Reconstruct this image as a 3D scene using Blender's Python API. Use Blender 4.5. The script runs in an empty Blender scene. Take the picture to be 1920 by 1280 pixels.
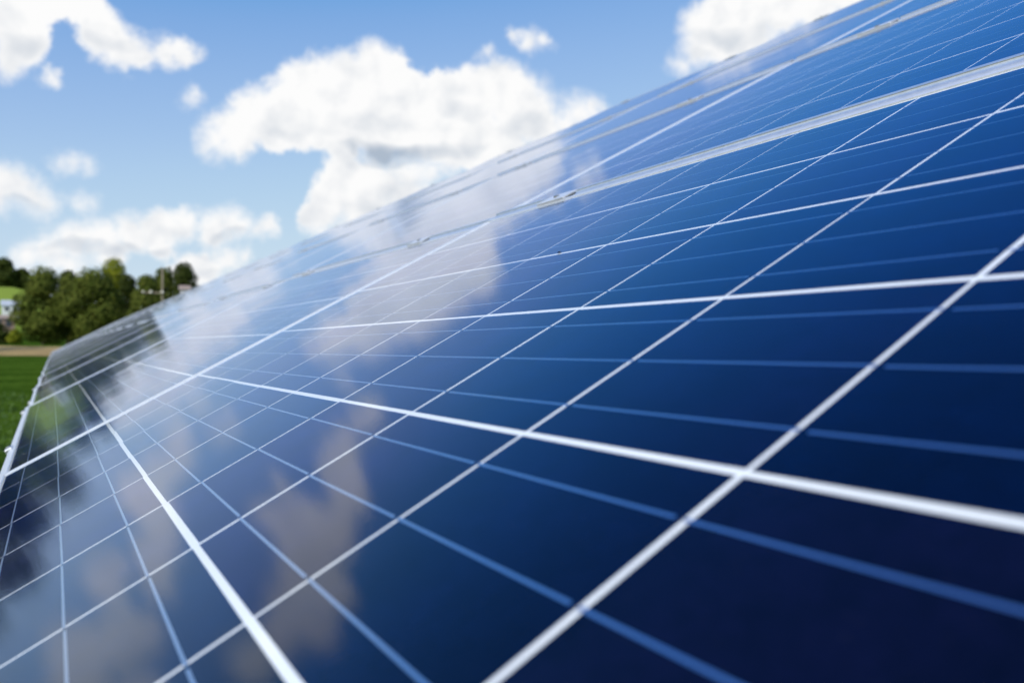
import bpy, bmesh, math, random
from mathutils import Vector, Matrix, Euler

scene = bpy.context.scene
COL = scene.collection
R = math.radians

# ------------------------------------------------------------------ camera
CAM_Z = 1.004
cam_d = bpy.data.cameras.new('camera')
cam = bpy.data.objects.new('camera', cam_d)
COL.objects.link(cam)
cam.location = (0.0, 0.0, CAM_Z)
cam.rotation_euler = (R(90.509), 0.0, 0.0)
cam_d.sensor_width = 36.0
cam_d.lens = 29.0
cam_d.clip_start = 0.01
cam_d.clip_end = 6000.0
cam_d.dof.use_dof = True
cam_d.dof.focus_distance = 0.87
cam_d.dof.aperture_fstop = 6.3
cam_d.dof.aperture_blades = 0
scene.camera = cam

# ------------------------------------------------------------------ exposure
scene.view_settings.view_transform = 'Standard'
scene.view_settings.look = 'None'
scene.view_settings.exposure = 0.0
scene.view_settings.gamma = 1.0
scene.view_settings.use_curve_mapping = False
scene.render.engine = 'CYCLES'
scene.cycles.use_denoising = True
scene.cycles.max_bounces = 8
scene.cycles.transparent_max_bounces = 16
scene.cycles.sample_clamp_indirect = 6.0
scene.cycles.caustics_reflective = False
scene.cycles.caustics_refractive = False

# ------------------------------------------------------------------ sun
SUN_AZ, SUN_EL = -150.0, 41.0           # azimuth clockwise from +Y
sun_dir = Vector((math.sin(R(SUN_AZ)) * math.cos(R(SUN_EL)),
                  math.cos(R(SUN_AZ)) * math.cos(R(SUN_EL)), math.sin(R(SUN_EL))))
sun_d = bpy.data.lights.new('sun', 'SUN')
sun_d.energy = 3.8
sun_d.angle = R(0.53)
sun_d.color = (1.0, 0.955, 0.89)
sun = bpy.data.objects.new('sun', sun_d)
COL.objects.link(sun)
sun.rotation_euler = sun_dir.to_track_quat('Z', 'Y').to_euler()
sun.location = (-30, -10, 60)

# ------------------------------------------------------------------ sky with cumulus clouds
# (azimuth, elevation, radius) of the puffs the clouds are made of, in degrees
CLOUDS = [
    # the big cumulus and the one under it
    (-18.62, 13.92, 1.53), (-19.88, 13.09, 0.85), (-17.28, 15.19, 1.64), (-15.57, 15.98, 1.64), (-14.47, 17.29, 1.44),
    (-12.96, 17.65, 1.55), (-11.54, 17.58, 1.9), (-9.57, 18.91, 1.45), (-8.9, 17.8, 1.95), (-7.2, 16.2, 2.15),
    (-9.93, 16.16, 2.63), (-13.13, 15.48, 2.43), (-15.91, 14.63, 1.72), (-4.82, 16.5, 2.34), (-2.97, 17.12, 2.05),
    (-1.11, 17.58, 1.77), (0.19, 16.73, 2.13), (1.48, 15.87, 1.78), (2.3, 14.82, 1.29), (-3.34, 14.64, 2.5),
    (-1.11, 13.96, 2.16), (-6.65, 14.57, 1.96), (-11.71, 13.68, 1.41), (-8.6, 13.9, 1.5), (-5.2, 13.7, 1.5),
    (-11.71, 11.43, 1.49), (-10.28, 11.66, 1.43), (-12.42, 10.0, 1.6), (-13.12, 9.02, 1.25), (-14.1, 8.63, 0.64),
    (-8.83, 11.18, 1.8), (-7.2, 11.93, 1.29), (-5.92, 12.13, 0.86), (-4.81, 12.4, 0.5), (-9.92, 9.37, 2.23), (-7.38, 10.33, 1.81),
    (4.45, 16.0, 0.96), (5.37, 16.15, 0.78), (6.29, 16.29, 0.42), (3.78, 15.05, 1.07),
    # upper right
    (12.86, 20.83, 1.35), (14.2, 21.48, 1.67), (12.51, 19.58, 1.02), (11.62, 18.56, 0.58), (15.93, 21.26, 1.99),
    (17.98, 21.82, 1.96), (20.3, 22.0, 1.93), (14.02, 19.85, 1.52), (16.27, 19.82, 1.34), (22.56, 22.14, 1.58),
    # upper left and its spread beyond the picture, seen again in the panels
    (-31.51, 19.32, 1.83), (-30.96, 17.84, 1.5), (-31.31, 16.71, 1.03), (-29.59, 20.11, 1.26), (-27.72, 20.15, 1.35),
    (-26.78, 19.03, 1.37), (-25.58, 18.4, 1.2), (-24.36, 18.18, 0.89), (-22.86, 18.4, 0.9), (-21.74, 18.45, 0.88), (-20.74, 18.63, 0.43),
    (-28.86, 16.08, 0.28), (-29.37, 16.25, 0.28),
    (-31.0, 20.6, 1.6), (-33.0, 20.0, 1.8), (-35.0, 20.4, 1.7), (-37.2, 20.8, 1.7), (-34.0, 22.6, 1.4), (-36.5, 23.0, 1.2), (-40.0, 20.0, 1.5),
        (-34.6, 10.6, 1.2), (-36.6, 11.6, 1.5), (-38.2, 13.0, 0.9), (-39.4, 10.2, 1.4), (-41.5, 12.8, 1.7), (-43.8, 11.2, 1.9), (-46.2, 12.2, 2.0), (-44.4, 15.2, 1.4),
    # left, low bank, puffs
    (-32.0, 9.47, 1.36), (-31.06, 9.72, 1.09), (-30.18, 9.34, 0.95), (-29.34, 8.94, 0.7), (-27.5, 8.93, 0.32), (-28.26, 11.35, 0.42), (-28.84, 11.44, 0.32), (-27.54, 11.23, 0.35),
    (-33.8, 9.3, 1.5),
    (-30.27, 5.7, 0.8), (-29.1, 6.0, 1.09), (-27.96, 6.58, 1.1), (-26.73, 6.98, 1.05), (-24.99, 7.21, 1.17), (-23.13, 7.52, 1.22),
    (-21.87, 7.93, 0.95), (-19.92, 7.75, 1.17), (-18.6, 7.92, 1.04), (-23.13, 6.58, 0.95), (-26.19, 6.02, 0.93), (-28.38, 5.26, 0.91),
    (-16.58, 8.08, 0.6), (-17.16, 7.6, 0.49), (-20.24, 5.26, 1.18), (-18.93, 5.65, 0.77), (-21.54, 5.12, 1.03), (-17.93, 5.83, 0.42),
    (1.11, 20.57, 0.69), (0.07, 20.87, 0.42), (2.23, 20.66, 0.42), (-1.67, 19.81, 0.35), (-21.19, 15.79, 0.46),
]
# (azimuth, elevation, half width, half height, depth) of their shaded bases
SHADE = [(-7.75, 13.49, 4.82, 0.86, 1.15), (-3.89, 16.11, 2.27, 0.99, 0.5), (0.93, 15.18, 2.36, 1.36, 0.45), (-9.92, 15.31, 3.87, 0.91, 0.35), (-14.53, 14.38, 2.78, 0.62, 0.3), (-2.97, 13.87, 2.15, 0.57, 0.4), (-7.93, 11.02, 1.8, 2.16, 0.6), (-9.91, 9.01, 2.52, 1.08, 0.5), (-11.35, 12.66, 1.42, 0.57, 0.3), (14.27, 20.02, 2.22, 0.88, 0.6), (12.43, 19.16, 1.09, 0.68, 0.5), (16.96, 20.22, 1.66, 0.8, 0.4), (-30.69, 17.45, 1.81, 0.85, 0.45), (-26.39, 18.59, 2.07, 0.69, 0.4), (-31.38, 19.06, 1.07, 1.31, 0.3), (-22.86, 18.0, 1.94, 0.39, 0.35), (-30.29, 8.83, 1.39, 0.44, 0.6), (-24.98, 6.22, 6.34, 0.57, 0.75), (-19.1, 7.1, 1.91, 0.49, 0.6), (-22.5, 7.22, 2.38, 0.44, 0.4), (-19.92, 4.93, 2.08, 0.56, 0.4), (-34.5, 19.3, 3.5, 0.9, 0.5), (-41.0, 10.2, 5.0, 1.0, 0.5)]
SKY_CURVE = (((0.0, 0.0), (0.6, 0.010), (0.9, 0.032), (1.1, 0.072), (1.25, 0.130), (1.43, 0.222), (2.07, 0.365), (2.62, 0.445), (4.0, 0.56), (8.0, 0.75)),
         ((0.0, 0.0), (1.0, 0.105), (1.6, 0.235), (2.31, 0.405), (3.27, 0.548), (3.97, 0.625), (5.5, 0.71), (8.0, 0.80)),
         ((0.0, 0.0), (1.8, 0.40), (2.7, 0.61), (3.97, 0.755), (5.03, 0.82), (5.6, 0.835), (8.0, 0.86)))

def build_world():
    w = bpy.data.worlds.new('World')
    scene.world = w
    w.use_nodes = True
    nt = w.node_tree
    nt.nodes.clear()
    N, L = nt.nodes, nt.links

    def inp(node, i, v):
        if isinstance(v, bpy.types.NodeSocket):
            L.new(v, node.inputs[i])
        elif v is not None:
            node.inputs[i].default_value = v

    def m(op, a, b=None, c=None, clamp=False):
        n = N.new('ShaderNodeMath'); n.operation = op; n.use_clamp = clamp
        inp(n, 0, a); inp(n, 1, b); inp(n, 2, c)
        return n.outputs[0]

    def vm(op, a, b=None, scale=None):
        n = N.new('ShaderNodeVectorMath'); n.operation = op
        inp(n, 0, a); inp(n, 1, b)
        if scale is not None:
            inp(n, 3, scale)
        return n.outputs['Value'] if op in ('DISTANCE', 'DOT_PRODUCT', 'LENGTH') else n.outputs[0]

    def sstep(x, lo, hi):
        n = N.new('ShaderNodeMapRange'); n.interpolation_type = 'SMOOTHSTEP'
        inp(n, 0, x); inp(n, 1, lo); inp(n, 2, hi); inp(n, 3, 0.0); inp(n, 4, 1.0)
        return n.outputs[0]

    def noise(vec, scale, detail, rough=0.5, color=False):
        n = N.new('ShaderNodeTexNoise'); n.noise_dimensions = '3D'
        inp(n, 'Vector', vec); n.inputs['Scale'].default_value = scale
        n.inputs['Detail'].default_value = detail; n.inputs['Roughness'].default_value = rough
        return n.outputs['Color'] if color else n.outputs[0]

    def mixc(f, a, b):
        n = N.new('ShaderNodeMix'); n.data_type = 'RGBA'
        inp(n, 0, f); inp(n, 6, a); inp(n, 7, b)
        return n.outputs[2]

    def dvec(az, el):
        a, e = R(az), R(el)
        return (math.sin(a) * math.cos(e), math.cos(a) * math.cos(e), math.sin(e))

    tc = N.new('ShaderNodeTexCoord')
    P = vm('NORMALIZE', tc.outputs['Generated'])
    sep = N.new('ShaderNodeSeparateXYZ'); L.new(P, sep.inputs[0])

    # ---- clear sky
    sky = N.new('ShaderNodeTexSky')
    sky.sky_type = 'NISHITA'
    sky.sun_disc = False
    sky.sun_elevation = R(SUN_EL)
    sky.sun_rotation = R(SUN_AZ % 360)
    sky.altitude = 200.0
    sky.air_density = 1.0
    sky.dust_density = 0.6
    sky.ozone_density = 2.0
    sc_ = N.new('ShaderNodeSeparateColor'); L.new(sky.outputs[0], sc_.inputs[0])
    cc_ = N.new('ShaderNodeCombineColor')
    # clearer, deeper air: one response curve per channel over the whole sky
    for i, pts in enumerate(SKY_CURVE):
        fc = N.new('ShaderNodeFloatCurve')
        L.new(m('MULTIPLY', sc_.outputs[i], 1.0 / 8.0), fc.inputs[1])
        cu = fc.mapping.curves[0]
        while len(cu.points) < len(pts): cu.points.new(0.5, 0.5)
        for pt, (x, y) in zip(cu.points, pts): pt.location = (x / 8.0, y)
        fc.mapping.update()
        L.new(m('MULTIPLY', fc.outputs[0], 1.0 / 0.12), cc_.inputs[i])
    bg_sky = N.new('ShaderNodeBackground')
    L.new(cc_.outputs[0], bg_sky.inputs[0]); bg_sky.inputs[1].default_value = 0.12

    def mixs(f, a, b):
        n = N.new('ShaderNodeMixShader'); inp(n, 0, f); L.new(a, n.inputs[1]); L.new(b, n.inputs[2])
        return n.outputs[0]

    def cloud_over(F, shade):
        # crisp sunlit rims in some places, frayed ones in others
        soft = m('MULTIPLY_ADD', noise(P, 9.0, 1.0), 0.034, -0.007)
        fine = m('MULTIPLY', m('SUBTRACT', noise(P, 95.0, 4.0, 0.6), 0.5), 0.016)
        Ff = m('ADD', F, fine)
        body = sstep(Ff, m('MULTIPLY', soft, -0.9), m('ADD', soft, 0.002))
        wisp = m('MULTIPLY', sstep(m('ADD', Ff, m('MULTIPLY', m('SUBTRACT', noise(P, 30.0, 4.0, 0.6), 0.55), 0.065)), -0.006, 0.03), 0.5)
        alpha = m('MAXIMUM', body, wisp)
        # sun side and lee side of the billows
        off = vm('ADD', P, tuple(c * 0.016 for c in (-0.62, 0.0, 0.75)))
        rel = m('SUBTRACT', noise(P, 17.0, 4.0, 0.5), noise(off, 17.0, 4.0, 0.5))
        grey = m('MULTIPLY', rel, 1.3)
        if shade is not None:
            grey = m('ADD', grey, shade)
        grey = m('MULTIPLY', m('MAXIMUM', grey, 0.0), sstep(F, -0.004, 0.012), clamp=True)
        col = mixc(grey, (1.0, 1.0, 1.0, 1.0), (0.43, 0.51, 0.62, 1.0))
        bg = N.new('ShaderNodeBackground')
        L.new(col, bg.inputs[0]); bg.inputs[1].default_value = 0.98
        return mixs(alpha, bg_sky.outputs[0], bg.outputs[0])

    # billows push the outlines about
    w1 = vm('SUBTRACT', noise(P, 17.0, 2.0, 0.5, True), (0.5, 0.5, 0.5))
    w2 = vm('SUBTRACT', noise(P, 55.0, 4.0, 0.55, True), (0.5, 0.5, 0.5))
    Q = vm('ADD', vm('ADD', P, vm('SCALE', w1, None, 0.030)), vm('SCALE', w2, None, 0.013))
    P2 = vm('ADD', P, vm('SCALE', w1, None, 0.05))

    def cluster(lo, hi):
        acc = None
        for az, el, r in CLOUDS:
            if lo - 3.5 < az < hi + 3.5:
                s = m('SUBTRACT', R(r) * 1.01, vm('DISTANCE', Q, dvec(az, el)))
                acc = s if acc is None else m('SMOOTH_MAX', acc, s, 0.012)
        sh = None
        for az, el, ra, re, k in SHADE:
            if lo - 3.5 < az < hi + 3.5:
                a, e = R(az), R(el)
                right = (math.cos(a) / R(ra), -math.sin(a) / R(ra), 0.0)
                c = dvec(az, el)
                up = tuple(v / R(re) for v in (-math.sin(a) * math.sin(e), -math.cos(a) * math.sin(e), math.cos(e)))
                dx = vm('DOT_PRODUCT', P2, right)
                dy = m('SUBTRACT', vm('DOT_PRODUCT', P2, up), sum(x * y for x, y in zip(up, c)))
                q = m('ADD', m('MULTIPLY', dx, dx), m('MULTIPLY', dy, dy))
                s = m('MULTIPLY', m('SUBTRACT', 1.0, q, clamp=True), k)
                sh = s if sh is None else m('SMOOTH_MAX', sh, s, 0.15)
        sh = m('MULTIPLY', sh, m('MULTIPLY_ADD', noise(P, 20.0, 3.0, 0.5), 1.0, 0.3)) if sh is not None else None
        return cloud_over(acc, sh)

    def left_of(az):                                   # 1 where the direction lies left of this azimuth
        a = R(az)
        return m('GREATER_THAN', vm('DOT_PRODUCT', P, (-math.cos(a), math.sin(a), 0.0)), 0.0)

    near = mixs(left_of(-23.5), mixs(left_of(8.5), cluster(8.5, 40), cluster(-23.5, 8.5)), cluster(-52, -23.5))
    # scattered fair-weather cumulus over the rest of the sky
    Pz = vm('MULTIPLY', P, (1.0, 1.0, 1.7))
    low = m('MULTIPLY', sstep(sep.outputs[2], 0.02, 0.08), sstep(sep.outputs[2], 0.75, 0.45))
    free = m('ADD', m('MULTIPLY', m('SUBTRACT', noise(Pz, 5.5, 7.0, 0.55), 0.54), 0.35), m('MULTIPLY', m('SUBTRACT', low, 1.0), 0.3))
    away = sstep(vm('DOT_PRODUCT', P, dvec(-8.0, 14.0)), 0.70, 0.55)
    free = m('ADD', free, m('MULTIPLY', m('SUBTRACT', away, 1.0), 0.3))
    back = cloud_over(free, None)
    front = m('MULTIPLY', m('MULTIPLY', m('GREATER_THAN', sep.outputs[1], 0.2), m('LESS_THAN', sep.outputs[2], 0.48)),
              m('MULTIPLY', left_of(38.0), m('SUBTRACT', 1.0, left_of(-52.0))))
    out = N.new('ShaderNodeOutputWorld')
    L.new(mixs(front, back, near), out.inputs[0])
    w.cycles.sampling_method = 'NONE'

build_world()

# ------------------------------------------------------------------ helpers
def tag(o, label=None, cat=None, group=None, kind=None):
    if label: o['label'] = label
    if cat: o['category'] = cat
    if group: o['group'] = group
    if kind: o['kind'] = kind
    return o

def empty(name, mat):
    o = bpy.data.objects.new(name, None)
    COL.objects.link(o)
    o.empty_display_size = 0.1
    o.matrix_world = mat
    return o

def mesh(name, verts, faces, mat=None, smooth=False):
    me = bpy.data.meshes.new(name)
    me.from_pydata(verts, [], faces)
    me.update()
    if mat: me.materials.append(mat)
    if smooth:
        me.polygons.foreach_set('use_smooth', [True] * len(me.polygons))
    return me

def obj(name, me, parent=None, loc=None):
    o = bpy.data.objects.new(name, me)
    COL.objects.link(o)
    if parent: o.parent = parent
    if loc is not None: o.location = loc
    return o

def box_geo(x0, x1, y0, y1, z0, z1, V, F, bottom=True):
    b = len(V)
    V += [(x0, y0, z0), (x1, y0, z0), (x1, y1, z0), (x0, y1, z0), (x0, y0, z1), (x1, y0, z1), (x1, y1, z1), (x0, y1, z1)]
    F += [(b+4, b+5, b+6, b+7), (b, b+1, b+5, b+4), (b+1, b+2, b+6, b+5), (b+2, b+3, b+7, b+6), (b+3, b, b+4, b+7)]
    if bottom: F.append((b+3, b+2, b+1, b))

def bevel_mesh(me, w, seg=2):
    bm = bmesh.new(); bm.from_mesh(me)
    bmesh.ops.bevel(bm, geom=bm.edges[:], offset=w, segments=seg, profile=0.6, affect='EDGES')
    bm.to_mesh(me); bm.free()
    return me

# ---- materials
def new_mat(name):
    mt = bpy.data.materials.new(name)
    mt.use_nodes = True
    nt = mt.node_tree
    b = nt.nodes['Principled BSDF']
    return mt, nt, b

def node(nt, typ, **kw):
    n = nt.nodes.new(typ)
    for k, v in kw.items():
        if k in n.inputs: n.inputs[k].default_value = v
        else: setattr(n, k, v)
    return n

def noisy(name, c1, c2, scale, rough=0.8, detail=4.0, bump=0.0, metallic=0.0, coord='Object', lo=0.35, hi=0.65):
    mt, nt, b = new_mat(name)
    tc = node(nt, 'ShaderNodeTexCoord')
    nz = node(nt, 'ShaderNodeTexNoise', Scale=scale, Detail=detail)
    nt.links.new(tc.outputs[coord], nz.inputs['Vector'])
    cr = node(nt, 'ShaderNodeValToRGB')
    cr.color_ramp.elements[0].position = lo; cr.color_ramp.elements[0].color = (*c1, 1)
    cr.color_ramp.elements[1].position = hi; cr.color_ramp.elements[1].color = (*c2, 1)
    nt.links.new(nz.outputs[0], cr.inputs[0])
    nt.links.new(cr.outputs[0], b.inputs['Base Color'])
    b.inputs['Roughness'].default_value = rough
    b.inputs['Metallic'].default_value = metallic
    if bump:
        bp = node(nt, 'ShaderNodeBump', Strength=bump)
        nt.links.new(nz.outputs[0], bp.inputs['Height']); nt.links.new(bp.outputs[0], b.inputs['Normal'])
    return mt

def cell_material():
    mt, nt, b = new_mat('silicon_cell')
    L = nt.links
    oi = node(nt, 'ShaderNodeObjectInfo')
    tc = node(nt, 'ShaderNodeTexCoord')
    add = node(nt, 'ShaderNodeVectorMath', operation='ADD')
    L.new(tc.outputs['Object'], add.inputs[0]); L.new(oi.outputs['Random'], add.inputs[1])
    vo = node(nt, 'ShaderNodeTexVoronoi', Scale=95.0)          # crystal grains
    L.new(add.outputs[0], vo.inputs['Vector'])
    vo2 = node(nt, 'ShaderNodeTexVoronoi', Scale=260.0)
    L.new(add.outputs[0], vo2.inputs['Vector'])
    sp = node(nt, 'ShaderNodeSeparateColor'); L.new(vo.outputs['Color'], sp.inputs[0])
    sp2 = node(nt, 'ShaderNodeSeparateColor'); L.new(vo2.outputs['Color'], sp2.inputs[0])
    g = node(nt, 'ShaderNodeMath', operation='ADD'); L.new(sp.outputs[0], g.inputs[0]); L.new(sp2.outputs[0], g.inputs[1])
    cr = node(nt, 'ShaderNodeValToRGB')                        # each cell its own tint
    e = cr.color_ramp.elements
    e[0].position = 0.0; e[0].color = (0.0001, 0.0020, 0.0075, 1)
    e[1].position = 1.0; e[1].color = (0.0026, 0.0014, 0.0080, 1)
    x = e.new(0.45); x.color = (0.0001, 0.0016, 0.0115, 1)
    x = e.new(0.7); x.color = (0.0018, 0.0014, 0.0085, 1)
    L.new(oi.outputs['Random'], cr.inputs[0])
    mr = node(nt, 'ShaderNodeMapRange'); L.new(g.outputs[0], mr.inputs[0])
    mr.inputs[1].default_value = 0.0; mr.inputs[2].default_value = 2.0; mr.inputs[3].default_value = 0.65; mr.inputs[4].default_value = 1.35
    mo = node(nt, 'ShaderNodeTexNoise', Scale=16.0, Detail=3.0); L.new(add.outputs[0], mo.inputs['Vector'])    # cloudy tone within a cell
    mo2 = node(nt, 'ShaderNodeMapRange'); L.new(mo.outputs[0], mo2.inputs[0])
    mo2.inputs[1].default_value = 0.3; mo2.inputs[2].default_value = 0.7; mo2.inputs[3].default_value = 0.6; mo2.inputs[4].default_value = 1.5
    mo3 = node(nt, 'ShaderNodeMath', operation='MULTIPLY'); L.new(mr.outputs[0], mo3.inputs[0]); L.new(mo2.outputs[0], mo3.inputs[1])
    mul = node(nt, 'ShaderNodeVectorMath', operation='SCALE'); L.new(cr.outputs[0], mul.inputs[0]); L.new(mo3.outputs[0], mul.inputs[3])
    nt.nodes.remove(b)
    df = node(nt, 'ShaderNodeBsdfDiffuse'); L.new(mul.outputs[0], df.inputs[0])
    # blue antireflection coating of the silicon
    gl = node(nt, 'ShaderNodeBsdfGlossy', Roughness=0.17)
    tint = node(nt, 'ShaderNodeValToRGB'); te = tint.color_ramp.elements
    te[0].color = (0.004, 0.37, 1.0, 1); te[1].color = (0.11, 0.26, 0.95, 1); te[0].position = 0.25; te[1].position = 0.85
    L.new(oi.outputs['Random'], tint.inputs[0])
    tm = node(nt, 'ShaderNodeVectorMath', operation='SCALE'); L.new(tint.outputs[0], tm.inputs[0])
    tmr = node(nt, 'ShaderNodeMapRange'); L.new(mo3.outputs[0], tmr.inputs[0]); tmr.inputs[1].default_value = 0.4; tmr.inputs[2].default_value = 1.8
    tmr.inputs[3].default_value = 0.68; tmr.inputs[4].default_value = 1.0
    L.new(tmr.outputs[0], tm.inputs[3]); L.new(tm.outputs[0], gl.inputs[0])
    # Schlick rise towards grazing angles
    ge = node(nt, 'ShaderNodeNewGeometry')
    dt = node(nt, 'ShaderNodeVectorMath', operation='DOT_PRODUCT'); L.new(ge.outputs['Incoming'], dt.inputs[0]); L.new(ge.outputs['Normal'], dt.inputs[1])
    om = node(nt, 'ShaderNodeMath', operation='SUBTRACT', use_clamp=True); om.inputs[0].default_value = 1.0; L.new(dt.outputs['Value'], om.inputs[1])
    pw = node(nt, 'ShaderNodeMath', operation='POWER'); L.new(om.outputs[0], pw.inputs[0]); pw.inputs[1].default_value = 6.0
    fr = node(nt, 'ShaderNodeMath', operation='MULTIPLY_ADD', use_clamp=True); L.new(pw.outputs[0], fr.inputs[0])
    fr.inputs[1].default_value = 1.15; fr.inputs[2].default_value = 0.008
    mx = node(nt, 'ShaderNodeMixShader')
    L.new(fr.outputs[0], mx.inputs[0]); L.new(df.outputs[0], mx.inputs[1]); L.new(gl.outputs[0], mx.inputs[2])
    L.new(mx.outputs[0], nt.nodes['Material Output'].inputs[0])
    return mt

def glass_material():
    mt = bpy.data.materials.new('solar_glass'); mt.use_nodes = True
    nt = mt.node_tree; nt.nodes.clear(); L = nt.links
    tc = node(nt, 'ShaderNodeTexCoord')
    nz = node(nt, 'ShaderNodeTexNoise', Scale=850.0, Detail=2.0)     # prismatic texture of solar glass
    L.new(tc.outputs['Object'], nz.inputs['Vector'])
    nw = node(nt, 'ShaderNodeTexNoise', Scale=2.2, Detail=1.0)       # slight waviness of the sheet
    L.new(tc.outputs['Object'], nw.inputs['Vector'])
    b1 = node(nt, 'ShaderNodeBump', Strength=0.02, Distance=0.001)
    L.new(nz.outputs[0], b1.inputs['Height'])
    b2 = node(nt, 'ShaderNodeBump', Strength=0.012, Distance=0.15)
    L.new(nw.outputs[0], b2.inputs['Height']); L.new(b1.outputs[0], b2.inputs['Normal'])
    # Fresnel of a thin sheet, the same from both sides
    gf = node(nt, 'ShaderNodeNewGeometry')
    fd = node(nt, 'ShaderNodeVectorMath', operation='DOT_PRODUCT'); L.new(gf.outputs['Incoming'], fd.inputs[0]); L.new(gf.outputs['True Normal'], fd.inputs[1])
    fa = node(nt, 'ShaderNodeMath', operation='ABSOLUTE'); L.new(fd.outputs['Value'], fa.inputs[0])
    fo = node(nt, 'ShaderNodeMath', operation='SUBTRACT', use_clamp=True); fo.inputs[0].default_value = 1.0; L.new(fa.outputs[0], fo.inputs[1])
    fp = node(nt, 'ShaderNodeMath', operation='POWER'); L.new(fo.outputs[0], fp.inputs[0]); fp.inputs[1].default_value = 5.0
    fr = node(nt, 'ShaderNodeMath', operation='MULTIPLY_ADD', use_clamp=True); L.new(fp.outputs[0], fr.inputs[0])
    fr.inputs[1].default_value = 0.965; fr.inputs[2].default_value = 0.035
    gl = node(nt, 'ShaderNodeBsdfGlossy', Roughness=0.046)
    gl.inputs['Color'].default_value = (0.85, 0.90, 0.99, 1)
    L.new(b2.outputs[0], gl.inputs['Normal'])
    tr = node(nt, 'ShaderNodeBsdfTransparent'); tr.inputs['Color'].default_value = (0.96, 0.98, 0.98, 1)
    mx = node(nt, 'ShaderNodeMixShader')
    L.new(fr.outputs[0], mx.inputs[0]); L.new(tr.outputs[0], mx.inputs[1]); L.new(gl.outputs[0], mx.inputs[2])
    # a trace of dust
    nd = node(nt, 'ShaderNodeTexNoise', Scale=420.0, Detail=5.0); nd.inputs['Roughness'].default_value = 0.7
    L.new(tc.outputs['Object'], nd.inputs['Vector'])
    md = node(nt, 'ShaderNodeMapRange'); L.new(nd.outputs[0], md.inputs[0])
    md.inputs[1].default_value = 0.66; md.inputs[2].default_value = 0.80; md.inputs[3].default_value = 0.0; md.inputs[4].default_value = 0.14
    # the film of dust covers more the flatter one looks across it
    ge = node(nt, 'ShaderNodeNewGeometry')
    dt = node(nt, 'ShaderNodeVectorMath', operation='DOT_PRODUCT'); L.new(ge.outputs['Incoming'], dt.inputs[0]); L.new(ge.outputs['True Normal'], dt.inputs[1])
    ab = node(nt, 'ShaderNodeMath', operation='ABSOLUTE'); L.new(dt.outputs['Value'], ab.inputs[0])
    dv = node(nt, 'ShaderNodeMath', operation='DIVIDE'); dv.inputs[0].default_value = 0.0009; L.new(ab.outputs[0], dv.inputs[1])
    mi = node(nt, 'ShaderNodeMath', operation='MINIMUM'); L.new(dv.outputs[0], mi.inputs[0]); mi.inputs[1].default_value = 0.35
    md2 = node(nt, 'ShaderNodeMath', operation='ADD'); L.new(mi.outputs[0], md2.inputs[0]); L.new(md.outputs[0], md2.inputs[1])
    md = md2
    df = node(nt, 'ShaderNodeBsdfDiffuse'); df.inputs[0].default_value = (0.36, 0.36, 0.35, 1)
    m2 = node(nt, 'ShaderNodeMixShader')
    L.new(md.outputs[0], m2.inputs[0]); L.new(mx.outputs[0], m2.inputs[1]); L.new(df.outputs[0], m2.inputs[2])
    out = node(nt, 'ShaderNodeOutputMaterial'); L.new(m2.outputs[0], out.inputs[0])
    return mt

def ribbon_material():
    mt, nt, b = new_mat('tinned_ribbon')
    b.inputs['Base Color'].default_value = (0.58, 0.70, 0.86, 1)
    b.inputs['Metallic'].default_value = 0.97
    b.inputs['Roughness'].default_value = 0.29
    return mt

M = {}
M['cell'] = cell_material()
M['glass'] = glass_material()
M['ribbon'] = ribbon_material()
M['sheet'] = noisy('white_backsheet', (0.82, 0.83, 0.85), (0.86, 0.87, 0.88), 30.0, 0.6)
M['alu'] = noisy('anodised_aluminium', (0.70, 0.725, 0.76), (0.77, 0.79, 0.82), 60.0, 0.34, metallic=0.45)
M['strip'] = noisy('extruded_strip', (0.66, 0.70, 0.75), (0.75, 0.78, 0.82), 90.0, 0.30, metallic=0.72)
M['alu_dark'] = noisy('mill_aluminium', (0.46, 0.47, 0.48), (0.58, 0.59, 0.60), 40.0, 0.42, metallic=0.85)
M['steel'] = noisy('galvanised_steel', (0.32, 0.33, 0.34), (0.48, 0.49, 0.50), 30.0, 0.45, metallic=0.9)
M['bolt'] = noisy('bolt_steel', (0.40, 0.40, 0.41), (0.55, 0.55, 0.55), 200.0, 0.4, metallic=0.9)

# ------------------------------------------------------------------ ground
def smooth(a, b, x):
    t = max(0.0, min(1.0, (x - a) / (b - a)))
    return t * t * (3 - 2 * t)

def ground_h(x, y):
    d = math.hypot(x, y)
    az = math.degrees(math.atan2(x, y))
    h = 1.65 * smooth(85, 150, d)
    mask = smooth(-60, -36, az) * (1 - smooth(-31.5, -22, az))
    h += smooth(190, 430, d) * (5.0 + 21.0 * mask)
    h += 0.10 * math.sin(x * 0.11 + 1.3) * math.sin(y * 0.09) * smooth(6, 20, d)
    return h - smooth(900, 3000, d) * 4.0

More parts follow.
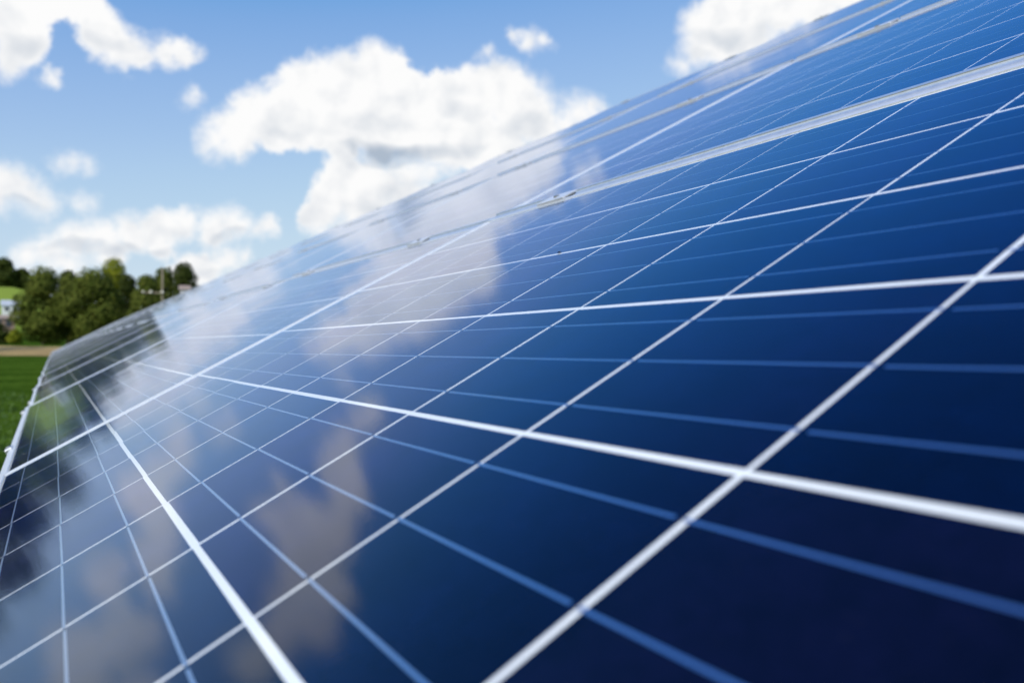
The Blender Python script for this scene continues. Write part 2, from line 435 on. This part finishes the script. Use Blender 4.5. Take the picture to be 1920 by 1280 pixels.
def polar_sheet(name, r0, r1, nr, a0, a1, na, mat, lift=0.0, wob=0.0):
    V, F = [], []
    full = abs(a1 - a0) >= 359.9
    cols = na if full else na + 1
    for i in range(nr + 1):
        t = i / nr
        r = r0 * (r1 / r0) ** t
        for j in range(cols):
            a = R(a0 + (a1 - a0) * j / na)
            rr = r
            if wob and i in (0, nr):
                rr = r * (1 + wob * (math.sin(j * 0.9) + 0.6 * math.sin(j * 2.3 + i)))
            x, y = rr * math.sin(a), rr * math.cos(a)
            V.append((x, y, ground_h(x, y) + lift))
    for i in range(nr):
        for j in range(na):
            j2 = (j + 1) % cols
            F.append((i * cols + j, i * cols + j2, (i + 1) * cols + j2, (i + 1) * cols + j))
    if full:
        V.append((0, 0, ground_h(0, 0) + lift)); c = len(V) - 1
        for j in range(na):
            F.append((c, (j + 1) % cols, j))
    me = mesh(name, V, F, mat, True)
    bm = bmesh.new(); bm.from_mesh(me); bmesh.ops.recalc_face_normals(bm, faces=bm.faces[:])
    if bm.faces[0].normal.z < 0:
        bmesh.ops.reverse_faces(bm, faces=bm.faces[:])
    bm.to_mesh(me); bm.free()
    return obj(name, me)

def grass_material():
    mt, nt, b = new_mat('meadow_grass')
    L = nt.links
    tc = node(nt, 'ShaderNodeTexCoord')
    n1 = node(nt, 'ShaderNodeTexNoise', Scale=0.22, Detail=5.0)
    n2 = node(nt, 'ShaderNodeTexNoise', Scale=3.5, Detail=6.0)
    n3 = node(nt, 'ShaderNodeTexNoise', Scale=0.012, Detail=3.0)
    for n in (n1, n2, n3): L.new(tc.outputs['Object'], n.inputs['Vector'])
    a = node(nt, 'ShaderNodeMix'); a.data_type = 'RGBA'
    cr = node(nt, 'ShaderNodeValToRGB')
    cr.color_ramp.elements[0].position = 0.40; cr.color_ramp.elements[0].color = (0.016, 0.042, 0.004, 1)
    cr.color_ramp.elements[1].position = 0.60; cr.color_ramp.elements[1].color = (0.066, 0.120, 0.014, 1)
    mixf = node(nt, 'ShaderNodeMath', operation='MULTIPLY_ADD'); mixf.inputs[1].default_value = 0.5
    L.new(n1.outputs[0], mixf.inputs[0])
    hf = node(nt, 'ShaderNodeMath', operation='MULTIPLY'); hf.inputs[1].default_value = 0.5; L.new(n2.outputs[0], hf.inputs[0])
    L.new(hf.outputs[0], mixf.inputs[2]); L.new(mixf.outputs[0], cr.inputs[0])
    # mown meadow on the far slope is yellower
    ge = node(nt, 'ShaderNodeSeparateXYZ'); L.new(tc.outputs['Object'], ge.inputs[0])
    mr = node(nt, 'ShaderNodeMapRange'); L.new(ge.outputs[2], mr.inputs[0]); mr.inputs[1].default_value = 3.0; mr.inputs[2].default_value = 9.0
    L.new(mr.outputs[0], a.inputs[0]); L.new(cr.outputs[0], a.inputs[6]); a.inputs[7].default_value = (0.23, 0.30, 0.05, 1)
    L.new(a.outputs[2], b.inputs['Base Color'])
    b.inputs['Roughness'].default_value = 0.95
    b.inputs['Specular IOR Level'].default_value = 0.0
    bp = node(nt, 'ShaderNodeBump', Strength=0.6, Distance=0.08); L.new(n2.outputs[0], bp.inputs['Height']); L.new(bp.outputs[0], b.inputs['Normal'])
    return mt

M['grass'] = grass_material()
M['dry'] = noisy('dry_grass', (0.26, 0.165, 0.045), (0.38, 0.26, 0.085), 0.5, 0.95, detail=6.0, bump=0.4)
tag(polar_sheet('ground', 1.2, 3500.0, 70, -180, 180, 150, M['grass']), kind='structure')
tag(polar_sheet('dry_grass_strip', 99.0, 132.0, 10, -62, 14, 60, M['dry'], 0.03, 0.012), kind='structure')

# ------------------------------------------------------------------ the solar array
AU = Vector((-0.48589, 0.87402, 0.0)).normalized()
AN = Vector((-0.41515, -0.23079, 0.87999)).normalized()
AX = -AU                            # panel x runs back towards the camera
AV = AN.cross(AX).normalized()
AO = Vector((-0.039676, 0.229867, -0.120942 + CAM_Z))
PA, PB = 0.159, 0.1605              # cell pitch along the row, up the slope
CELL = 0.156
PL, PW = 1.650, 0.9905              # panel length, width
U0, V0 = -0.348, -0.1745            # outer corner of the nearest bottom panel
PITCH_U, PITCH_V = 1.670, 1.0155
NCOL, NROW = 35, 4
LIP = 0.012
FH = 0.038                          # frame depth
Z_SHEET, Z_CELL0, Z_RIB, Z_GLASS, Z_LIP = -0.00007, -0.00006, 0.00004, 0.0005, 0.0019
CX0 = (PL - 10 * PA) / 2            # cell field inside the panel
CY0 = (PW - 6 * PB) / 2

def panel_matrix(c, r, tx=0.0, ty=0.0):
    o = AO + AU * (U0 + c * PITCH_U + PL) + AV * (V0 + r * PITCH_V)
    rot = Matrix((AX, AV, AN)).transposed()
    mid = Vector((PL / 2, PW / 2, 0))
    loc = Matrix.Translation(o) @ rot.to_4x4()
    return loc @ Matrix.Translation(mid) @ Euler((tx, ty, 0)).to_matrix().to_4x4() @ Matrix.Translation(-mid)

# shared meshes
def frame_piece(length, name):
    V, F = [], []
    box_geo(0, length, 0, LIP, Z_LIP - FH, Z_LIP, V, F)
    # the small step where the lip meets the outer wall
    me = mesh(name, V, F, M['alu'])
    return bevel_mesh(me, 0.0007, 2)

ME_LONG = frame_piece(PL, 'frame_long')
ME_SHORT = frame_piece(PW - 2 * LIP - 0.0006, 'frame_short')
V, F = [], []
box_geo(-CELL / 2, CELL / 2, -CELL / 2, CELL / 2, Z_CELL0, 0.0, V, F, False)
ME_CELL = mesh('cell', V, F, M['cell'])
def ribbon_mesh(name, x0, x1):
    V, F = [], []
    box_geo(x0, x1, -0.00085, 0.00085, 0.0, Z_RIB, V, F, False)
    return mesh(name, V, F, M['ribbon'])
ME_RIB = [ribbon_mesh('busbar_a', -CELL / 2 + 0.0045, CELL / 2 + 0.0029), ribbon_mesh('busbar_b', -CELL / 2 - 0.0029, CELL / 2 - 0.0045)]
ME_SHEET = mesh('backsheet', [(LIP, LIP, Z_SHEET), (PL - LIP, LIP, Z_SHEET), (PL - LIP, PW - LIP, Z_SHEET), (LIP, PW - LIP, Z_SHEET)], [(0, 1, 2, 3)], M['sheet'])
ME_GLASS = mesh('glass', [(LIP - 0.0005, LIP - 0.0005, Z_GLASS), (PL - LIP + 0.0005, LIP - 0.0005, Z_GLASS),
                          (PL - LIP + 0.0005, PW - LIP + 0.0005, Z_GLASS), (LIP - 0.0005, PW - LIP + 0.0005, Z_GLASS)], [(0, 1, 2, 3)], M['glass'])
BUS = (-0.0499, 0.0, 0.0499)
def cell_xy(i, j):
    return CX0 + (i + 0.5) * PA, CY0 + (j + 0.5) * PB
# far panels: the cells and ribbons of one panel in one piece each
V, F = [], []
Vr, Fr = [], []
for j in range(6):
    for i in range(10):
        x, y = cell_xy(i, j)
        box_geo(x - CELL / 2, x + CELL / 2, y - CELL / 2, y + CELL / 2, Z_CELL0, 0.0, V, F, False)
        for b in BUS:
            box_geo(x - CELL / 2 + 0.004, x + CELL / 2, y + b - 0.00085, y + b + 0.00085, 0.0, Z_RIB, Vr, Fr, False)
ME_CELLS = mesh('cell_field', V, F, M['cell'])
ME_RIBS = mesh('busbar_field', Vr, Fr, M['ribbon'])

# concave aluminium cover strip in the gap between two rows
GAPV = PITCH_V - PW
def trough(x0, x1, name):
    V, F = [], []
    prof = [(0.0004, -0.0012), (0.0100, -0.0012)]
    for k in range(1, 9):                                   # concave fillet up to the raised rim
        q = math.pi / 2 * k / 8
        prof.append((0.0100 + 0.0075 * math.sin(q), -0.0012 + 0.0056 * (1 - math.cos(q))))
    prof += [(0.0181, 0.0048), (GAPV + 0.0025, 0.0048), (GAPV + 0.0030, 0.0002)]
    for y, z in prof:
        V.append((x0, y, Z_LIP + z)); V.append((x1, y, Z_LIP + z))
    for k in range(len(prof) - 1):
        F.append((2 * k, 2 * k + 1, 2 * k + 3, 2 * k + 2))
    F.append(tuple(range(0, len(V), 2))[::-1]); F.append(tuple(range(1, len(V), 2)))
    return mesh(name, V, F, M['strip'])
CL = ((0.20, 0.29), (1.215, 1.305))     # where the clamps sit along a panel
ME_STRIP = [trough(0.0, CL[0][0] - 0.004, 'strip_a'), trough(CL[0][1] + 0.012, CL[1][0] - 0.004, 'strip_b'), trough(CL[1][1] + 0.012, PL, 'strip_c')]

def clamp_mesh(end=False):
    V, F = [], []
    y0, y1 = (-0.006, GAPV + 0.006) if not end else (-0.007, 0.007)
    box_geo(0, 0.09, y0, y1, Z_LIP + 0.0003, Z_LIP + 0.0040, V, F)
    box_geo(0.002, 0.088, 0.003 if not end else -0.0065, GAPV - 0.003 if not end else -0.002, Z_LIP - 0.03, Z_LIP + 0.0002, V, F)
    me = mesh('end_clamp' if end else 'mid_clamp', V, F, M['alu'])
    bevel_mesh(me, 0.0006, 1)
    bm = bmesh.new(); bm.from_mesh(me)
    cy = GAPV / 2 if not end else 0.0
    r = bmesh.ops.create_cone(bm, cap_ends=True, segments=6, radius1=0.0062, radius2=0.0058, depth=0.003, matrix=Matrix.Translation((0.045, cy, Z_LIP + 0.0053)))
    for f in {f for v in r['verts'] for f in v.link_faces}:
        f.material_index = 1
    bm.to_mesh(me); bm.free()
    me.materials.append(M['bolt'])
    return me
ME_CLAMP = clamp_mesh()
ME_ENDCLAMP = clamp_mesh(True)

ORD = ['nearest', 'second', 'third', 'fourth', 'fifth', 'sixth', 'seventh', 'eighth', 'ninth', 'tenth', 'eleventh', 'twelfth', 'thirteenth',
       'fourteenth', 'fifteenth', 'sixteenth', 'seventeenth', 'eighteenth', 'nineteenth', 'twentieth']
TENS = {2: 'twenty', 3: 'thirty'}
def ordinal(n):
    if n < 20: return ORD[n]
    n += 1
    if n % 10 == 0: return {30: 'thirtieth'}[n]
    return TENS[n // 10] + '-' + ['', 'first', 'second', 'third', 'fourth', 'fifth', 'sixth', 'seventh', 'eighth', 'ninth'][n % 10]
ROWN = ['bottom row', 'second row up', 'third row up', 'top row']

rnd = random.Random(11)
DETAIL = {(0, 0), (1, 0), (2, 0), (0, 1), (1, 1), (0, 2)}
TILT = {(0, 0): (0, 0), (1, 0): (R(-0.25), R(0.35)), (0, 1): (0, 0)}
for c in range(NCOL):
    for r in range(NROW):
        s = 0.14
        lean = (0.0, 0.15, 0.4)[c] if c < 3 else 0.55        # added tilt makes the farther panels mirror brighter sky above the trees
        tx, ty = TILT.get((c, r), (R(rnd.uniform(-s, s)), R(lean + rnd.uniform(-s, s))))
        p = empty('solar_panel', panel_matrix(c, r, tx, ty))
        if c == 0: lab = 'blue solar panel nearest the camera in the %s of the array' % ROWN[r]
        elif c == NCOL - 1: lab = 'blue solar panel at the far end of the %s' % ROWN[r]
        else: lab = 'blue solar panel in the %s, %s from the camera' % (ROWN[r], ordinal(c))
        tag(p, lab, 'solar panel', 'solar panels of the tilted array')
        obj('frame_rail', ME_LONG, p)
        o = obj('frame_rail', ME_LONG, p, (PL, PW, 0)); o.rotation_euler = (0, 0, math.pi)
        o = obj('frame_rail', ME_SHORT, p, (LIP, LIP + 0.0003, 0)); o.rotation_euler = (0, 0, math.pi / 2)
        o = obj('frame_rail', ME_SHORT, p, (PL - LIP, PW - LIP - 0.0003, 0)); o.rotation_euler = (0, 0, -math.pi / 2)
        obj('backsheet', ME_SHEET, p)
        obj('glass', ME_GLASS, p)
        if (c, r) in DETAIL:
            for j in range(6):
                for i in range(10):
                    x, y = cell_xy(i, j)
                    ce = obj('cell', ME_CELL, p, (x + rnd.gauss(0, 0.00028), y + rnd.gauss(0, 0.0003), 0))
                    ce.rotation_euler = (0, 0, rnd.gauss(0, 0.0012))
                    for b in BUS:
                        obj('busbar', ME_RIB[j % 2], ce, (0, b, 0))
        else:
            tag(obj('cells', ME_CELLS, p), kind='stuff')
            tag(obj('busbars', ME_RIBS, p), kind='stuff')
        if r < NROW - 1:
            for me in ME_STRIP: obj('cover_strip', me, p, (0, PW, 0))
            for a, b in CL: obj('clamp', ME_CLAMP, p, (a, PW, 0))
        else:
            for a, b in CL:
                o = obj('clamp', ME_ENDCLAMP, p, (a + 0.09, PW, 0)); o.rotation_euler = (0, 0, math.pi)
        if r == 0:
            for a, b in CL:
                o = obj('clamp', ME_ENDCLAMP, p, (a, 0, -0.0008)); o.scale = (0.6, 1.0, 1.0)

# the rack that carries the panels
rack = empty('mounting_rack', Matrix.Translation((AO.x, AO.y, 0)))
tag(rack, 'galvanised steel rack carrying the tilted solar array', 'rack')
ROT = Matrix((AX, AV, AN)).transposed().to_4x4()
def rack_part(name, me, mat):
    o = obj(name, me, rack)
    o.matrix_parent_inverse = rack.matrix_world.inverted()
    o.matrix_basis = mat
    return o
UL = NCOL * PITCH_U - 0.02
V, F = [], []
box_geo(-UL, 0, -0.03, 0.03, -0.07, 0.0, V, F)
ME_PUR = mesh('purlin', V, F, M['steel'])
for r in range(NROW):
    for fr in (0.22, 0.78):
        rack_part('purlin', ME_PUR, Matrix.Translation(AO + AU * U0 + AV * (V0 + r * PITCH_V + fr * PW) + AN * (Z_LIP - FH - 0.001)) @ ROT)
V, F = [], []
box_geo(-0.03, 0.03, 0.05, PITCH_V * NROW - 0.15, -0.10, 0.0, V, F)
ME_RAF = mesh('rafter', V, F, M['steel'])
u = 0.6
while u < UL:
    base = AO + AU * (U0 + u) + AN * (Z_LIP - FH - 0.072)
    rack_part('rafter', ME_RAF, Matrix.Translation(base + AV * V0) @ ROT)
    for vv in (0.55, 3.2):
        t = base + AV * (V0 + vv) - AN * 0.098
        V, F = [], []
        box_geo(-0.04, 0.04, -0.04, 0.04, -0.2, t.z, V, F)
        rack_part('post', mesh('post', V, F, M['steel']), Matrix.Translation((t.x, t.y, 0)))
    u += 3.34

# ------------------------------------------------------------------ trees
def leaf_material(name, c1, c2, c3):
    mt, nt, b = new_mat(name)
    L = nt.links
    at = node(nt, 'ShaderNodeAttribute', attribute_name='tone')
    cr = node(nt, 'ShaderNodeValToRGB')
    cr.color_ramp.elements[0].color = (*c1, 1); cr.color_ramp.elements[1].color = (*c3, 1)
    x = cr.color_ramp.elements.new(0.55); x.color = (*c2, 1)
    L.new(at.outputs['Fac'], cr.inputs[0])
    L.new(cr.outputs[0], b.inputs['Base Color'])
    b.inputs['Roughness'].default_value = 0.7
    b.inputs['Specular IOR Level'].default_value = 0.05
    b.inputs['Transmission Weight'].default_value = 0.0
    tl = node(nt, 'ShaderNodeBsdfTranslucent'); L.new(cr.outputs[0], tl.inputs[0])
    mx = node(nt, 'ShaderNodeMixShader'); mx.inputs[0].default_value = 0.3
    out = nt.nodes['Material Output']
    L.new(b.outputs[0], mx.inputs[1]); L.new(tl.outputs[0], mx.inputs[2]); L.new(mx.outputs[0], out.inputs[0])
    return mt
M['leaf_mid'] = leaf_material('leaf_mid', (0.060, 0.088, 0.014), (0.108, 0.138, 0.024), (0.17, 0.19, 0.038))
M['leaf_dark'] = leaf_material('leaf_dark', (0.030, 0.045, 0.010), (0.050, 0.070, 0.014), (0.085, 0.105, 0.020))
M['leaf_yellow'] = leaf_material('leaf_yellow', (0.15, 0.18, 0.012), (0.22, 0.25, 0.020), (0.28, 0.30, 0.03))
M['bark'] = noisy('bark', (0.05, 0.038, 0.026), (0.12, 0.095, 0.07), 3.0, 0.9, bump=0.5)

def tube(pts, rads, n, V, F):
    b0 = len(V)
    for k, (p, r) in enumerate(zip(pts, rads)):
        d = (pts[min(k + 1, len(pts) - 1)] - pts[max(k - 1, 0)]).normalized()
        a = d.orthogonal().normalized(); c = d.cross(a)
        for i in range(n):
            t = 2 * math.pi * i / n
            V.append(tuple(p + (a * math.cos(t) + c * math.sin(t)) * r))
    for k in range(len(pts) - 1):
        for i in range(n):
            j = (i + 1) % n
            F.append((b0 + k * n + i, b0 + k * n + j, b0 + (k + 1) * n + j, b0 + (k + 1) * n + i))

def tree(name, label, px, dist, top_px, width_px, leaf, seed, cat='tree', low=0.08, leaves=4200, leaf_size=0.30, group='trees beyond the field', az=None, height=None, width=None):
    rg = random.Random(seed)
    if az is None:
        az = math.atan2(px - 960, 1546.8)
        dd = dist / math.cos(az)
        x, y = math.sin(az) * dd, math.cos(az) * dd
        z = ground_h(x, y)
        top = CAM_Z + (653.75 - top_px) / 1546.8 * dist
        height = top - z
        width = width_px / 1546.8 * dist
    else:
        x, y = math.sin(R(az)) * dist, math.cos(R(az)) * dist
        z = ground_h(x, y)
    root = empty(name, Matrix.Translation((x, y, z)))
    tag(root, label, cat, group)
    # trunk with limbs
    V, F = [], []
    tr = max(0.08, height * 0.022)
    lean = Vector((rg.uniform(-.04, .04), rg.uniform(-.04, .04), 0)) * height
    pts = [Vector((0, 0, -0.2)), Vector((0, 0, height * .2)) + lean * .2, Vector((0, 0, height * .5)) + lean * .6, Vector((0, 0, height * .85)) + lean]
    tube(pts, [tr * 1.25, tr, tr * .65, tr * .15], 8, V, F)
    H = height
    lobes = []
    nl = 13
    for k in range(nl):
        t = (k + 0.5) / nl
        zz = H * (low + 0.10 + (0.82 - low) * t)
        prof = math.sin(math.pi * min(1.0, max(0.06, (0.18 + 0.80 * t)))) ** 0.75      # widest low down, rounded top
        a = k * 2.4 + rg.uniform(-.5, .5)
        rad = width * 0.5 * prof
        lr = width * rg.uniform(0.20, 0.29)
        off = max(0.0, rad - lr * rg.uniform(0.75, 1.0))
        lobes.append((Vector((math.cos(a) * off, math.sin(a) * off, zz)), lr, min(lr * rg.uniform(0.75, 1.0), H * .2)))
    lobes.append((Vector((lean.x, lean.y, H * 0.86)), width * .22, H * .14))
    lobes.append((Vector((0, 0, H * (low + 0.35))), width * .36, H * .25))
    for c, lr, lz in lobes[:9]:
        st = pts[1].lerp(pts[2], rg.random())
        tube([st, st.lerp(c, .55) + Vector((0, 0, H * .02)), c], [tr * .42, tr * .25, tr * .06], 5, V, F)
    trunk = obj('trunk', mesh('trunk', V, F, M['bark'], True), root)
    V, F, tone = [], [], []
    vol = [l[1] * l[1] * l[2] for l in lobes]
    tot = sum(v ** .7 for v in vol)
    for (c, lr, lz), v in zip(lobes, vol):
        n = int(leaves * v ** .7 / tot)
        lt = rg.uniform(-.18, .18)
        for _ in range(n):
            d = Vector((rg.gauss(0, 1), rg.gauss(0, 1), rg.gauss(0, 1))).normalized()
            rr = 1.0 - abs(rg.gauss(0, 0.22))
            rr *= 1 + 0.13 * math.sin(d.x * 7 + seed) * math.sin(d.z * 6 + d.y * 5)
            q = c + Vector((d.x * lr, d.y * lr, d.z * lz)) * rr
            if q.z < 0.15: q.z = rg.uniform(0.1, 0.4)
            nrm = (d * 1.3 + Vector((rg.uniform(-.6, .6), rg.uniform(-.6, .6), rg.uniform(-.2, .7)))).normalized()
            a = nrm.orthogonal().normalized(); b = nrm.cross(a)
            t = rg.uniform(0, 6.28)
            a, b = a * math.cos(t) + b * math.sin(t), b * math.cos(t) - a * math.sin(t)
            sz = leaf_size * rg.uniform(.6, 1.35)
            k0 = len(V)
            V += [tuple(q - a * sz), tuple(q - b * sz * .6 + nrm * sz * .12), tuple(q + a * sz), tuple(q + b * sz * .6 + nrm * sz * .12)]
            F.append((k0, k0 + 1, k0 + 2, k0 + 3))
            tn = min(1, max(0, 0.5 + lt + rg.uniform(-.32, .32)))
            tone += [tn] * 4
    me = mesh('crown', V, F, M[leaf])
    at = me.attributes.new('tone', 'FLOAT', 'POINT')
    at.data.foreach_set('value', tone)
    obj('crown', me, root)
    return root

GT = 'trees beyond the field'
tree('broadleaf_tree', 'bushy olive green tree, leftmost of the big trees behind the dry strip', 82, 150, 508, 108, 'leaf_mid', 1, leaves=9000, low=0.0)
tree('broadleaf_tree', 'olive green tree squeezed between the leftmost and the widest tree', 128, 160, 507, 80, 'leaf_mid', 21, leaves=6000, low=0.0)
tree('broadleaf_tree', 'widest olive green tree, in the middle of the big trees', 176, 150, 512, 124, 'leaf_mid', 2, leaves=10000, low=0.0)
tree('broadleaf_tree', 'tall yellow-green treetop rising above the big olive trees', 213, 176, 487, 80, 'leaf_yellow', 3, leaves=5200, low=.2)
tree('broadleaf_tree', 'dark tree wedged behind the gap right of the widest tree', 240, 172, 512, 62, 'leaf_dark', 4, leaves=5000, low=0.0)
tree('broadleaf_tree', 'green tree just left of the pale pole', 274, 150, 514, 76, 'leaf_mid', 5, leaves=6500, low=0.0)
tree('broadleaf_tree', 'green tree right behind the pale pole', 306, 160, 500, 66, 'leaf_mid', 6, leaves=6000, low=0.0)
tree('broadleaf_tree', 'dark tree at the right end, cut off by the array edge', 346, 158, 491, 80, 'leaf_dark', 7, leaves=6000, low=0.0)
tree('hill_tree', 'dark tree on the meadow hill at the left picture edge', 6, 400, 487, 60, 'leaf_dark', 8, leaf_size=.8, leaves=3000, low=.02)
tree('hill_tree', 'dark tree on the meadow hill, right of the tallest one there', 40, 405, 506, 50, 'leaf_dark', 9, leaf_size=.8, leaves=2600, low=.02)
tree('hill_tree', 'dark tree beyond the left picture edge on the meadow hill', -45, 400, 492, 60, 'leaf_dark', 10, leaf_size=.8, leaves=2600, low=.02)
tree('hill_tree', 'small dark tree on the hill, showing above the leftmost big tree', 72, 410, 526, 36, 'leaf_dark', 12, leaf_size=.8, leaves=1800, low=.02)
tree('bush', 'dark low bush below the brown shed at the left edge', -8, 142, 606, 58, 'leaf_dark', 13, cat='bush', low=0.0, leaves=1600, group='bushes at the foot of the trees', leaf_size=.25)
tree('bush', 'bright lime green bush at the foot of the leftmost big tree', 28, 133, 618, 32, 'leaf_yellow', 14, cat='bush', low=0.0, leaves=1300, group='bushes at the foot of the trees', leaf_size=.22)
LEFT = [(-35.5, 118, 12.0, 10), (-38.2, 108, 11.0, 10), (-41.0, 104, 13.0, 11), (-44.0, 98, 12.0, 10), (-47.2, 95, 10.5, 10), (-51.0, 92, 12.5, 11), (-55.5, 90, 11.0, 11), (-60.5, 90, 12.0, 12)]
for k, (az, d, h, w) in enumerate(LEFT):
    nm = ['first', 'second', 'third', 'fourth', 'fifth', 'sixth', 'seventh', 'eighth'][k]
    tree('broadleaf_tree', 'tree out of frame on the left, mirrored dark in the panels, %s from the frame' % nm, 0, d, 0, 0,
         'leaf_dark' if k % 3 else 'leaf_mid', 30 + k, leaves=3600, az=az, height=h, width=w)

# ------------------------------------------------------------------ small buildings and the pole
M['wall_white'] = noisy('white_render', (0.66, 0.67, 0.70), (0.76, 0.77, 0.79), 2.0, 0.85)
M['roof_grey'] = noisy('grey_roof', (0.36, 0.40, 0.46), (0.46, 0.50, 0.55), 4.0, 0.7)
M['roof_pink'] = noisy('pinkish_roof', (0.26, 0.20, 0.165), (0.33, 0.26, 0.215), 4.0, 0.8)
M['wood'] = noisy('weathered_boards', (0.22, 0.15, 0.11), (0.33, 0.24, 0.19), 3.0, 0.85)
M['pane'] = noisy('window_pane', (0.03, 0.04, 0.05), (0.06, 0.07, 0.09), 1.0, 0.1)
M['pole'] = noisy('pale_pole_wood', (0.20, 0.165, 0.12), (0.28, 0.24, 0.18), 2.0, 0.85)
M['cap'] = noisy('pale_ceramic', (0.62, 0.60, 0.48), (0.72, 0.70, 0.58), 5.0, 0.4)

def place(px, dist, zoff=0.0):
    az = math.atan2(px - 960, 1546.8); dd = dist / math.cos(az)
    x, y = math.sin(az) * dd, math.cos(az) * dd
    return Vector((x, y, ground_h(x, y) + zoff)), az

def house(name, label, px, dist, w, d, h, roof_h, base_z, wall, roof, cat='house'):
    p, az = place(px, dist)
    root = empty(name, Matrix.Translation((p.x, p.y, base_z)) @ Matrix.Rotation(-az, 4, 'Z'))
    tag(root, label, cat)
    V, F = [], []
    box_geo(-w / 2, w / 2, 0, d, -3.0, h, V, F)
    b = len(V)
    V += [(-w / 2, d / 2, h + roof_h - .12), (w / 2, d / 2, h + roof_h - .12)]
    F += [(4, 7, b), (5, b + 1, 6)]
    obj('wall', mesh('wall', V, F, M[wall]), root)
    e = 0.25
    V = []
    for s in (-1, 1):
        V += [(-w / 2 - e, d / 2 + s * (d / 2 + e), h - roof_h * e / (d / 2) + .05), (w / 2 + e, d / 2 + s * (d / 2 + e), h - roof_h * e / (d / 2) + .05),
              (w / 2 + e, d / 2, h + roof_h + .05), (-w / 2 - e, d / 2, h + roof_h + .05)]
    F = [(0, 1, 2, 3), (5, 4, 7, 6)]
    me = mesh('roof', V, F, M[roof])
    bm = bmesh.new(); bm.from_mesh(me)
    bmesh.ops.solidify(bm, geom=bm.faces[:], thickness=0.1); bm.to_mesh(me); bm.free()
    ro = obj('roof', me, root)
    V, F = [], []
    for x0, x1, z0, z1, nm in ((-w * .32, -w * .1, h * .4, h * .8, 'window'), (w * .1, w * .32, 0, h * .82, 'door')):
        V, F = [], []
        box_geo(x0, x1, -0.05, 0.02, z0, z1, V, F)
        obj(nm, mesh(nm, V, F, M['pane']), root)
    return root

def zat(y_px, dist):
    return CAM_Z + (653.75 - y_px) / 1546.8 * dist
house('white_house', 'small white house on the slope, left of the leftmost big tree', 20, 235, 4.6, 4.0, 2.7, 1.5, zat(590, 235), 'wall_white', 'roof_grey')
house('brown_shed', 'brown wooden shed below the small white house', 6, 190, 4.6, 3.2, 1.9, 0.8, zat(612, 190), 'wood', 'roof_pink', 'shed')
house('pink_roof_house', 'house with pinkish roof peeping over the top edge of the array', 346, 148, 1.5, 2.6, 4.0, 0.7, zat(534, 148) - 4.75, 'wall_white', 'roof_pink')

p, az = place(304, 141)
pole = empty('utility_pole', Matrix.Translation(p) @ Matrix.Rotation(-az, 4, 'Z'))
tag(pole, 'pale wooden utility pole standing in front of the trees', 'pole')
V, F = [], []
zt = zat(501, 141) - p.z
tube([Vector((0, 0, -.3)), Vector((0, 0, zt * .5)), Vector((0, 0, zt))], [.17, .15, .12], 10, V, F)
F.append(tuple(range(len(V) - 10, len(V))))
obj('shaft', mesh('shaft', V, F, M['pole'], True), pole)
zb = zat(549, 141) - p.z
V, F = [], []
box_geo(-3.3, 0.35, -0.28, -0.16, zb - .12, zb + .12, V, F)
obj('crossarm', mesh('crossarm', V, F, M['pole']), pole)
for xx, rr in ((-3.0, .2), (-1.8, .27), (0.0, .25)):
    bm = bmesh.new()
    bmesh.ops.create_cone(bm, cap_ends=True, segments=10, radius1=rr, radius2=rr * .7, depth=rr * 1.5)
    me = bpy.data.meshes.new('insulator'); bm.to_mesh(me); bm.free(); me.materials.append(M['cap'])
    obj('insulator', me, pole, (xx, -.3, zb + .15))

# ------------------------------------------------------------------ grass blades near the array
def grass_blades():
    rg = random.Random(5)
    V, F = [], []
    for _ in range(26000):
        a = R(rg.uniform(-75, -20)); d = 2.2 * (22.0 / 2.2) ** rg.random()
        x, y = math.sin(a) * d, math.cos(a) * d
        z = ground_h(x, y)
        h = rg.uniform(.03, .055); t = rg.uniform(0, 6.28); w = .003 + .0007 * d
        dx, dy = math.cos(t) * w, math.sin(t) * w
        lx, ly = rg.uniform(-.05, .05), rg.uniform(-.05, .05)
        k = len(V)
        V += [(x - dx, y - dy, z), (x + dx, y + dy, z), (x + lx, y + ly, z + h)]
        F.append((k, k + 1, k + 2))
    return mesh('grass_blades', V, F, M['blade'])
M['blade'] = noisy('grass_blade', (0.03, 0.075, 0.010), (0.075, 0.14, 0.024), 1.3, 0.8)
tag(obj('grass', grass_blades()), 'short green grass beside the array', 'grass', kind='stuff')

# ------------------------------------------------------------------ a tiny insect on the glass
def insect():
    q = AO + AU * 0.571 + AV * 0.483 + AN * Z_GLASS
    root = empty('insect', Matrix.Translation(q) @ ROT @ Matrix.Rotation(0.5, 4, 'Z'))
    tag(root, 'tiny dark insect on the glass of the nearest bottom panel', 'insect')
    mt = noisy('insect_shell', (0.006, 0.007, 0.012), (0.02, 0.02, 0.03), 900.0, 0.3)
    bm = bmesh.new()
    for x, r, sx in ((0, .0007, 1.3), (.0013, .00045, 1.0), (-.0014, .0006, 1.7)):
        bmesh.ops.create_uvsphere(bm, u_segments=8, v_segments=6, radius=r, matrix=Matrix.Translation((x, 0, .0009)) @ Matrix.Diagonal((sx, 1, 1, 1)))
    me = bpy.data.meshes.new('body'); bm.to_mesh(me); bm.free(); me.materials.append(mt); obj('body', me, root)
    for s in (-1, 1):
        for k in (-1, 0, 1):
            V, F = [], []
            tube([Vector((k * .0005, 0, .0008)), Vector((k * .0012, s * .0011, .0013)), Vector((k * .0017, s * .0021, .0001))], [.00012] * 3, 4, V, F)
            obj('leg', mesh('leg', V, F, mt), root)
        obj('wing', mesh('wing', [(.0003, s * .0002, .0016), (-.0026, s * .0016, .0015), (-.0034, s * .0007, .0015), (-.002, s * .0002, .0017)], [(0, 1, 2, 3)], mt), root)
insect()
